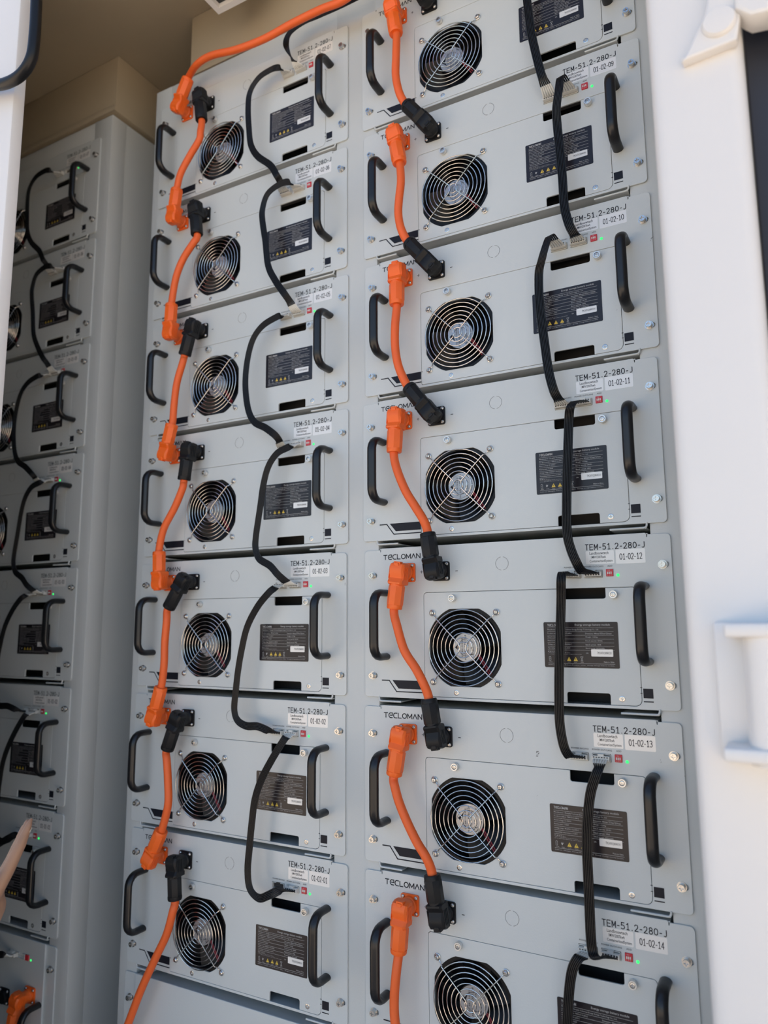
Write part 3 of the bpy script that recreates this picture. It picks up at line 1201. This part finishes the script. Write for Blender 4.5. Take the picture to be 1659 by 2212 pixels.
def plug(root, m, base, ang, nm):
    hd, tb, co = PM[m]
    o = ob(nm, hd, root, Vector(base) - root.location, (0, ang, 0))
    t = ob('release_tab', tb, o)
    c = ob('collar', co, o)
    return o


def exit_pt(base, ang):
    """cable leaves here; ang is the turn about y from straight down"""
    d = Matrix.Rotation(ang, 3, 'Y') @ Vector((0, 0, -1))
    return Vector((base[0], -AX, base[2])) + d * PLEN, d


def socket_pos(col, k, which):
    x, z = mod_origin(col, k)
    c = ORG if which == 'o' else BLK
    return (x + c[0], 0.0, z + c[1])


def angle_to(base, px, py):
    p = at(px, py, -AX)
    d = Vector((p.x - base[0], p.z - base[2]))
    # rotation about +y by a turns (0,-1) (x,z) into (-sin a, -cos a)
    return math.atan2(-d.x, -d.y)


def power_cable(orange, oe, black, be, path, label, group='orange power cables', depth=-.034):
    """orange/black: (col,row) of the sockets or None; oe/be: pixel of the collar end; path: pixels from the first plug to the second"""
    ends = []
    first = orange if orange else black
    base0 = socket_pos(*first, 'o' if orange else 'b')
    r = empty('power_cable', base0)
    tag(r, label, 'cable', group)
    pts = []
    if orange:
        b = socket_pos(*orange, 'o')
        a = angle_to(b, *oe)
        plug(r, 'orange_plastic', b, a, 'orange_plug')
        e, d = exit_pt(b, a)
        ends.append((e, d))
    if black:
        b = socket_pos(*black, 'b')
        a = angle_to(b, *be)
        plug(r, 'black_plastic', b, a, 'black_plug')
        e, d = exit_pt(b, a)
        ends.append((e, d))
    mid = [at(q[0], q[1], q[2] if len(q) > 2 else depth) for q in path]
    if orange and black:
        e0, d0 = ends[0]
        e1, d1 = ends[1]
        if PATH_FROM_BLACK:
            (e0, d0), (e1, d1) = (e1, d1), (e0, d0)
        ctrl = [e0 - d0 * .012, e0 + d0 * .006] + mid + [e1 + d1 * .006, e1 - d1 * .012]
    else:
        e0, d0 = ends[0]
        ctrl = [e0 - d0 * .012, e0 + d0 * .006] + mid
    pl = spline(ctrl, 7)
    m_ = MB().tube(pl, .0070, 14)
    ob('cable', m_.mesh(M['orange_cable'], 'cable', 60), r, -r.location)
    return r


PATH_FROM_BLACK = False
RC = [
    (('R', 6), (858, 88), ('R', 5), (883, 231), [(855.5, 123), (855, 164), (862.5, 200)]),
    (('R', 5), (865.7, 367), ('R', 4), (880, 521), [(866, 393), (862, 430), (860.5, 462), (866, 493)]),
    (('R', 4), (857, 664), ('R', 3), (879, 832), [(853.5, 704), (853.7, 750), (861, 792)]),
    (('R', 3), (851, 983), ('R', 2), (923, 1147), [(858, 1016), (876, 1060), (898, 1096), (914, 1122)]),
    (('R', 2), (852, 1314), ('R', 1), (925, 1504), [(857, 1350), (873, 1404), (898, 1444), (914, 1475)]),
    (('R', 1), (851, 1676), ('R', 0), (932.5, 1885), [(853, 1700), (862.5, 1734), (880, 1777), (901, 1820), (920, 1851)]),
]
for i, (o_, oe, b_, be, path) in enumerate(RC):
    a_, c_ = NUM[o_], NUM[b_]
    lb = 'orange cable from the orange plug %s to the black plug of %s' % ('above 01-02-09' if a_.endswith('08') else 'of ' + a_, c_)
    power_cable(o_, oe, b_, be, path, lb)
power_cable(('R', 0), (861, 2058), None, None, [(856, 2101), (851.7, 2158), (854, 2212, -.034), (868, 2290, -.034), (900, 2380, -.034), (925, 2470, -.022), (932, 2520, .012), (933, 2530, .03)],
            'orange cable hanging down from the orange plug of 01-02-14')
PATH_FROM_BLACK = True
LC = [
    (('L', 5), (382, 410), ('L', 6), (435.6, 262), [(433, 285), (430, 303), (411, 335), (391, 373)]),
    (('L', 4), (371.4, 647), ('L', 5), (425.6, 508), [(417, 526), (395.5, 560), (380.4, 599)]),
    (('L', 3), (373, 911), ('L', 4), (400, 763), [(394.5, 784), (382, 828), (376, 875)]),
    (('L', 2), (343.8, 1188), ('L', 3), (397.6, 1036), [(394, 1056), (377.6, 1096), (354, 1142)]),
    (('L', 1), (350, 1476), ('L', 2), (366.8, 1308), [(360, 1342), (356, 1388), (354.5, 1434)]),
    (('L', 0), (352, 1786), ('L', 1), (361.6, 1617), [(360.5, 1645), (363, 1691), (363, 1738)]),
]
for i, (o_, oe, b_, be, path) in enumerate(LC):
    a_, c_ = NUM[o_], NUM[b_]
    lb = 'orange cable from the black plug %s down to the orange plug of %s' % ('above 01-02-06' if c_.endswith('07') else 'of ' + c_, a_)
    power_cable(o_, oe, b_, be, path, lb)
PATH_FROM_BLACK = False
power_cable(None, None, ('L', 0), (377.8, 1944), [(373.6, 1968), (360, 2018), (335.8, 2070), (304.8, 2138), (277, 2211), (238, 2310, -.034), (200, 2410, -.034), (165, 2520, -.034), (145, 2600, -.022), (142, 2650, .012), (142, 2660, .03)],
            'orange cable running down from the black plug of 01-02-01')
power_cable(('L', 6), (407, 169), ('R', 6), (896, -60), [(426, 139, -.05), (457, 120, -.055), (511, 107, -.055), (571, 84, -.055), (631, 51, -.055), (692, 21, -.055), (746, -2, -.055),
                                                      (805, -55, -.06), (850, -95, -.055), (880, -90, -.045)],
            'long orange cable sweeping from the top orange plug over to the next column')


x, z = mod_origin('S', -1)
b = Vector((x + .419, -.004, z + .139))
r = empty('power_cable', b)
tag(r, 'orange cable hanging from the control unit of the shaded rack', 'cable', 'orange power cables')
plug(r, 'orange_plastic', b, math.radians(10), 'orange_plug')
e0, d0 = exit_pt(b, math.radians(10))
e0.y -= .004
ob('cable', MB().tube(spline([e0 - d0 * .012, e0 + d0 * .01, e0 + Vector((-.012, 0, -.10)), e0 + Vector((-.03, 0, -.22)), e0 + Vector((-.03, .0, -.35))], 7), .007, 14).mesh(M['orange_cable'], 'cable', 60), r, -r.location)


# ================================================================== flat communication cables
HX = (.3464, .3766)
HZ = .1850
WP = .00225
me_hous = {}


def housing(end):
    m_ = MB()
    m_.use(0)
    m_.box(-.0118, .0118, -.0075, .003, -.0036, .0030)
    m_.box(-.0040, .0040, -.0062, .003, .0030, .0054)
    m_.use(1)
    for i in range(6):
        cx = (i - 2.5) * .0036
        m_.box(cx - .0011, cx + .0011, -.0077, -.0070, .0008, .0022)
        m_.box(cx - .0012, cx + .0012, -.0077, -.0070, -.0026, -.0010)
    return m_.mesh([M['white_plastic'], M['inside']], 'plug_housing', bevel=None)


me_housing = housing(0)


def ribbon(a, ha, b, hb, path, label, sleeves=(1, 1), group='flat black communication cables', dflt=-.030, width=1.0, boff=(0, 0, 0)):
    """a, b: (col,row) module ends (or None), ha/hb: which header; path pixels (px, py[, Y[, angle]])"""
    base = None
    if a:
        x, z = mod_origin(*a)
        base = Vector((x + HX[ha], 0, z + HZ))
    else:
        x, z = mod_origin(*b)
        base = Vector((x + HX[hb], 0, z + HZ))
    r = empty('communication_cable', base)
    tag(r, label, 'cable', group)
    C = [at(q[0], q[1], q[2] if len(q) > 2 else dflt) for q in path]
    ang = []
    for i in range(len(C)):
        t = C[min(i + 1, len(C) - 1)] - C[max(i - 1, 0)]
        g = math.atan2(t.x, -t.z)     # direction of (-t_z, t_x)
        if len(path[i]) > 3:
            g = math.radians(path[i][3])
        if ang:
            while g - ang[-1] > math.pi:
                g -= 2 * math.pi
            while g - ang[-1] < -math.pi:
                g += 2 * math.pi
        ang.append(g)
    ends = []
    for md, h in ((a, ha), (b, hb)):
        if md is None:
            ends.append(None)
            continue
        x, z = mod_origin(*md)
        c = Vector((x + HX[h], 0, z + HZ))
        if md is b and md is not a:
            c = c + Vector(boff)
        o = ob('plug_housing', me_housing, r, c - r.location)
        ends.append(c)
    for i in range(6):
        off = (i - 2.5)
        line = []
        for c, g in zip(C, ang):
            line.append(c + Vector((math.cos(g), 0, math.sin(g))) * off * WP * width)
        full = list(line)
        for e, (c, sl, md) in enumerate(zip(ends, sleeves, (a, b))):
            if c is None:
                continue
            tip = c + Vector((off * .0036, -.0072, -.0018 if e == 0 else .0))
            near = line[0] if e == 0 else line[-1]
            d = near - tip
            out = tip + Vector((d.x * .10, -.0058, d.z * .10))
            mid = tip + d * .5 + Vector((0, -.0030, 0))
            seg = [tip, out, mid]
            if e == 0:
                full = seg + full
            else:
                full = full + seg[::-1]
            if sl:
                q = spline([tip, out, mid], 4)
                ob('wire_sleeve', MB().tube(q, .00150, 7).mesh(M['white_plastic'], 'wire_sleeve', 60), r, -r.location)
        pl = spline(full, 5)
        ob('wire', MB().tube(pl, .00118, 7).mesh(M['wire'], 'wire', 60), r, -r.location)
    return r


def between(a, b):
    return 'flat black cable joining the ports of %s and %s' % (a, b)


RB = [
    (('R', 6), 0, ('R', 5), 0, [(1139, -70, -.03, -20), (1136, -35), (1139, 5), (1147, 68), (1161, 130), (1171, 166, -.028)], 'flat black cable coming down to the ports of 01-02-09 from the module above', (1, 1)),
    (('R', 5), 1, ('R', 4), 1, [(1211, 166, -.036, 12), (1207, 195, -.040, 8), (1202, 234, -.036, 0), (1204, 274), (1209, 321), (1215, 385), (1219, 445), (1229, 484), (1240, 506, -.026, 15)], None, (1, 1)),
    (('R', 4), 0, ('R', 3), 0, [(1187, 510, -.034, 14), (1178, 533, -.040, 16), (1170, 562, -.038, 8), (1164, 592), (1166, 661), (1176, 738), (1185, 801), (1196, 843), (1205, 861, -.024, 15)], None, (1, 1)),
    (('R', 3), 1, ('R', 2), 1, [(1241, 868, -.030, 0), (1232, 880, -.036, 0), (1229, 905), (1226, 994), (1224, 1083), (1225, 1150), (1233, 1186), (1246, 1217), (1256, 1233, -.022, 30)], None, (0, 0)),
    (('R', 2), 0, ('R', 1), 0, [(1215, 1237, -.030, 0), (1212, 1256, -.036, 0), (1212, 1302), (1208, 1440), (1208, 1528), (1210, 1570), (1218, 1612), (1229, 1633, -.026, 25)], None, (0, 0)),
    (('R', 1), 1, ('R', 0), 1, [(1294, 1658, -.026, 0), (1287, 1676), (1276, 1712), (1270, 1763), (1268, 1829), (1272, 1923), (1276, 2017), (1280, 2055), (1287, 2069, -.036, 20), (1302, 2068, -.026, 30)], None, (1, 0)),
    (('R', 0), 0, None, 0, [(1249, 2070, -.028, -25), (1237, 2093), (1230, 2135), (1225, 2212, -.03), (1221, 2300, -.03), (1225, 2370, -.03), (1228, 2440, -.02, 0), (1230, 2480, .012, 0), (1230, 2490, .03, 0)], 'flat black cable leaving the ports of 01-02-14 downwards', (1, 1)),
]
for a, ha, b, hb, path, lb, sl in RB:
    ribbon(a, ha, b, hb, path, lb or between(NUM[a], NUM[b]), sl)
LB = [
    (('L', 6), 0, ('L', 5), 0, [(602, 146), (586, 150), (559, 168), (540, 199), (536, 235), (538, 280), (542, 313), (556, 337), (584, 357), (597, 378), (603, 388, -.024)], 'flat black cable from the top module down to the ports of 01-02-06', (1, 1)),
    (('L', 5), 1, ('L', 4), 1, [(622, 393, -.030), (604, 398), (578, 419), (567, 452), (567, 478), (573, 520), (579, 573), (594, 605), (614, 634), (623, 647, -.024)], None, (1, 1)),
    (('L', 4), 0, ('L', 3), 0, [(606, 682, -.026), (597, 685), (567, 704), (546, 734), (534, 780), (530, 831), (535.6, 882), (549, 911), (573, 924), (593, 939), (602, 950, -.024)], None, (1, 1)),
    (('L', 3), 1, ('L', 2), 1, [(623, 966, -.026), (599, 979), (580, 1007), (569, 1047), (562, 1096), (553, 1157), (552, 1185), (560, 1207), (583, 1222), (599, 1240), (612, 1252, -.024)], None, (1, 1)),
    (('L', 2), 0, ('L', 1), 0, [(592, 1271, -.024), (580, 1281), (556, 1311), (534, 1354), (522, 1403), (514, 1450), (509, 1495), (506, 1532), (513, 1556), (532, 1568), (556, 1569), (576, 1577, -.024)], None, (1, 0)),
    (('L', 1), 1, ('L', 0), 1, [(614, 1597, -.026), (590, 1636), (566, 1681), (551, 1725), (544, 1777), (539, 1829), (535, 1880), (540, 1920), (559, 1940), (580, 1934), (602, 1924, -.024)], None, (1, 0)),
]
lroots = []
for a, ha, b, hb, path, lb, sl in LB:
    lroots.append(ribbon(a, ha, b, hb, path, lb or between(NUM[a], NUM[b]), sl))
ribbon(('L', 6), 1, ('R', 6), 1, [(630, 124, -.024, -60), (618, 97, -.03, 180), (625, 72, -.03, 150), (655, 48, -.03, 120), (689, 33, -.03, 110), (760, 0, -.04, 100), (900, -75, -.04, 100),
                                  (1060, -170, -.04, 100), (1150, -190, -.04, 60), (1195, -160, -.035, 10)],
       'black cable arching from the top module over to the next column')
# the shaded rack is wired the same way
ALLKIDS = {}
for o in bpy.data.objects:
    if o.parent:
        ALLKIDS.setdefault(o.parent.name, []).append(o)
for i, q in enumerate(lroots):
    c = copy_tree(q)
    c.location = q.location + Vector((X2 - XL, 0, .002))
    tag(c, 'flat black cable joining the %s and %s modules above the control unit, shaded rack' % (ORD[5 - i], ORD[6 - i]), 'cable', 'flat cables of the shaded rack')


ribbon(('S', 0), 0, ('S', -1), 0, [(20, 1812, -.028), (0, 1822), (-30, 1850), (-52, 1910), (-58, 1980), (-45, 2035), (-18, 2060), (5, 2062, -.028)],
       'flat black cable joining the control unit and the lowest module, shaded rack', (1, 1), 'flat cables of the shaded rack', boff=(.0145, -.006, .0200))


# ================================================================== door hinges on the white post
HY = YD - .002


def px_poly(pts, y):
    return [(at(a, b, y).x, at(a, b, y).z) for a, b in pts]


r = empty('door_hinge', at(1600, 1500, HY))
tag(r, 'white lower door hinge block with two flanges on the container post', 'hinge', 'door hinges')
for py0, py1 in ((1346, 1376), (1610, 1640)):
    z1_, z0_ = at(1600, py0, HY - .03).z, at(1600, py1, HY - .03).z
    x0_ = at(1566, py0, HY - .03).x
    ob('hinge_flange', MB().box(x0_, .72, HY - .052, HY + .004, z0_, z1_).mesh(M['post'], bevel=(.003, 2)), r, -r.location)
z1_, z0_ = at(1600, 1350, HY).z, at(1600, 1636, HY).z
ob('hinge_leaf', MB().box(at(1552, 1500, HY).x, .70, HY - .010, HY + .004, z0_ - .003, z1_ + .003).mesh(M['post'], bevel=(.003, 2)), r, -r.location)
ob('hinge_barrel', MB().lathe((at(1664, 1500, HY - .03).x, HY - .030, z0_), (0, 0, 1), [(.019, 0), (.019, z1_ - z0_)], 24).mesh(M['post']), r, -r.location)

r = empty('door_hinge', at(1560, 60, HY))
tag(r, 'white upper door hinge bracket with round boss on the container post', 'hinge', 'door hinges')
ob('bracket_plate', sheet([px_poly([(1474, 132), (1592, 84), (1600, 30), (1604, -200), (1560, -200), (1522, 28)], HY - .010)], .013, HY - .010, M['post'], .003, 'bracket_plate'), r, -r.location)
c_ = at(1552, 42, HY - .014)
ob('hinge_barrel', MB().lathe((c_.x, HY - .006, c_.z), (0, -1, 0), [(.0165, 0), (.0165, .006), (.0145, .0085), (.0090, .0090)], 28).mesh(M['post']), r, -r.location)
ob('hinge_leaf', sheet([px_poly([(1588, 34), (1622, 50), (1668, 40), (1720, 38), (1720, -200), (1588, -200)], HY - .004)], .030, HY - .016, M['post'], .004, 'hinge_leaf'), r, -r.location)
c_ = at(1482, 128, HY)
ob('rivet', MB().lathe((c_.x, HY + .003, c_.z), (0, -1, 0), [(.005, 0), (.0045, .004), (.002, .006)], 16).mesh(M['post']), r, -r.location)

# thick black cable hanging by the left post
pts = [(83, -140), (80, -40), (78, 20), (75, 75), (68, 125), (47, 160), (16, 179), (-20, 186), (-80, 195)]
mb = MB().tube(spline([at(x, y, -.345) for x, y in pts], 8), .0098, 14)
tag(ob('black_cable', mb.mesh(M['wire'], 'black_cable', 60)), 'thick black cable hanging in a bend past the white post', 'cable')


# ================================================================== hand reaching in from the side
def hand():
    # frame: f along the fingers, s across the palm (towards the thumb), t through the palm
    tip = at(80, 1765, -.40)
    knk = at(8, 1892, -.43)
    f = (tip - knk).normalized()
    view = (tip - CAM).normalized()
    s_ = (-view - f * (-view).dot(f)).normalized()          # thumb edge faces the camera
    t_ = f.cross(s_).normalized()
    org = tip - f * .106                                    # index knuckle

    def q(a, b, c):
        return org + f * a + s_ * b + t_ * c
    V, Ed, Rd = [], [], []

    def chain(pts):
        b = len(V)
        for i, (a, bb, c, rad) in enumerate(pts):
            V.append(q(a, bb, c))
            Rd.append(rad)
            if i:
                Ed.append((b + i - 1, b + i))
    chain([(-.40, -.045, -.01, .038), (-.26, -.045, -.006, .034), (-.12, -.042, 0, .027), (-.085, -.040, 0, .026), (-.05, -.040, .0, .027), (-.015, -.034, .0, .024)])
    chain([(-.07, -.020, 0, .017), (-.03, -.006, 0, .015), (.0, .0, .001, .0100), (.042, .002, .001, .0082), (.072, .003, -.001, .0068), (.094, .003, -.004, .0046), (.1015, .003, -.005, .0026)])
    chain([(-.05, -.030, 0, .016), (.0, -.020, .000, .0100), (.046, -.020, -.001, .0082), (.074, -.019, -.003, .0068), (.094, -.019, -.007, .0046)])
    chain([(-.05, -.046, 0, .016), (-.005, -.040, .002, .0102), (.036, -.040, -.001, .0082), (.064, -.039, -.004, .0068), (.083, -.039, -.008, .0046)])
    chain([(-.05, -.060, 0, .015), (-.014, -.058, .001, .0094), (.020, -.059, 0, .0080), (.044, -.058, -.003, .0070), (.062, -.057, -.006, .0055)])
    chain([(-.085, -.020, -.004, .016), (-.060, .004, -.010, .0135), (-.030, .014, -.014, .0108), (.004, .012, -.014, .0095), (.024, .010, -.013, .0078)])
    # union of round cones along the bones
    mb = MB()
    for a, b in Ed:
        pa, pb = V[a], V[b]
        n = 5
        mb.tube([pa.lerp(pb, i / n) for i in range(n + 1)], [Rd[a] + (Rd[b] - Rd[a]) * i / n for i in range(n + 1)], 14)
    for v, rr in zip(V, Rd):
        mb.lathe(v, f, [(rr * math.cos(g), rr * math.sin(g)) for g in [math.radians(x) for x in (-85, -60, -35, -10, 10, 35, 60, 85)]], 14)
    me = mb.mesh(M['skin'], 'hand', 0)
    o = bpy.data.objects.new('tmp', me)
    COL.objects.link(o)
    md = o.modifiers.new('r', 'REMESH')
    md.mode = 'VOXEL'
    md.voxel_size = .0022
    sm = o.modifiers.new('s', 'SMOOTH')
    sm.iterations = 5
    sm.factor = .5
    dg = bpy.context.evaluated_depsgraph_get()
    m2 = bpy.data.meshes.new_from_object(o.evaluated_get(dg))
    bpy.data.objects.remove(o)
    m2.materials.clear()
    m2.materials.append(M['skin'])
    finish(m2, 80)
    root = ob('person', m2)
    tag(root, 'bare hand with outstretched fingers reaching towards the shaded rack', 'person')
    sl = MB().tube([q(-.43, -.045, -.01), q(-.30, -.045, -.007), q(-.22, -.045, -.005), q(-.21, -.045, -.005)], [.052, .046, .042, .040], 24)
    ob('sleeve', sl.mesh(M['sleeve'], 'sleeve', 60), root)
    # index fingernail
    nl = MB().lathe(q(.090, .003, .0008), t_, [(.0036, 0), (.0032, .0006), (.0016, .0009)], 14)
    ob('fingernail', nl.mesh(M['cream'], 'fingernail', 60), root)


hand()
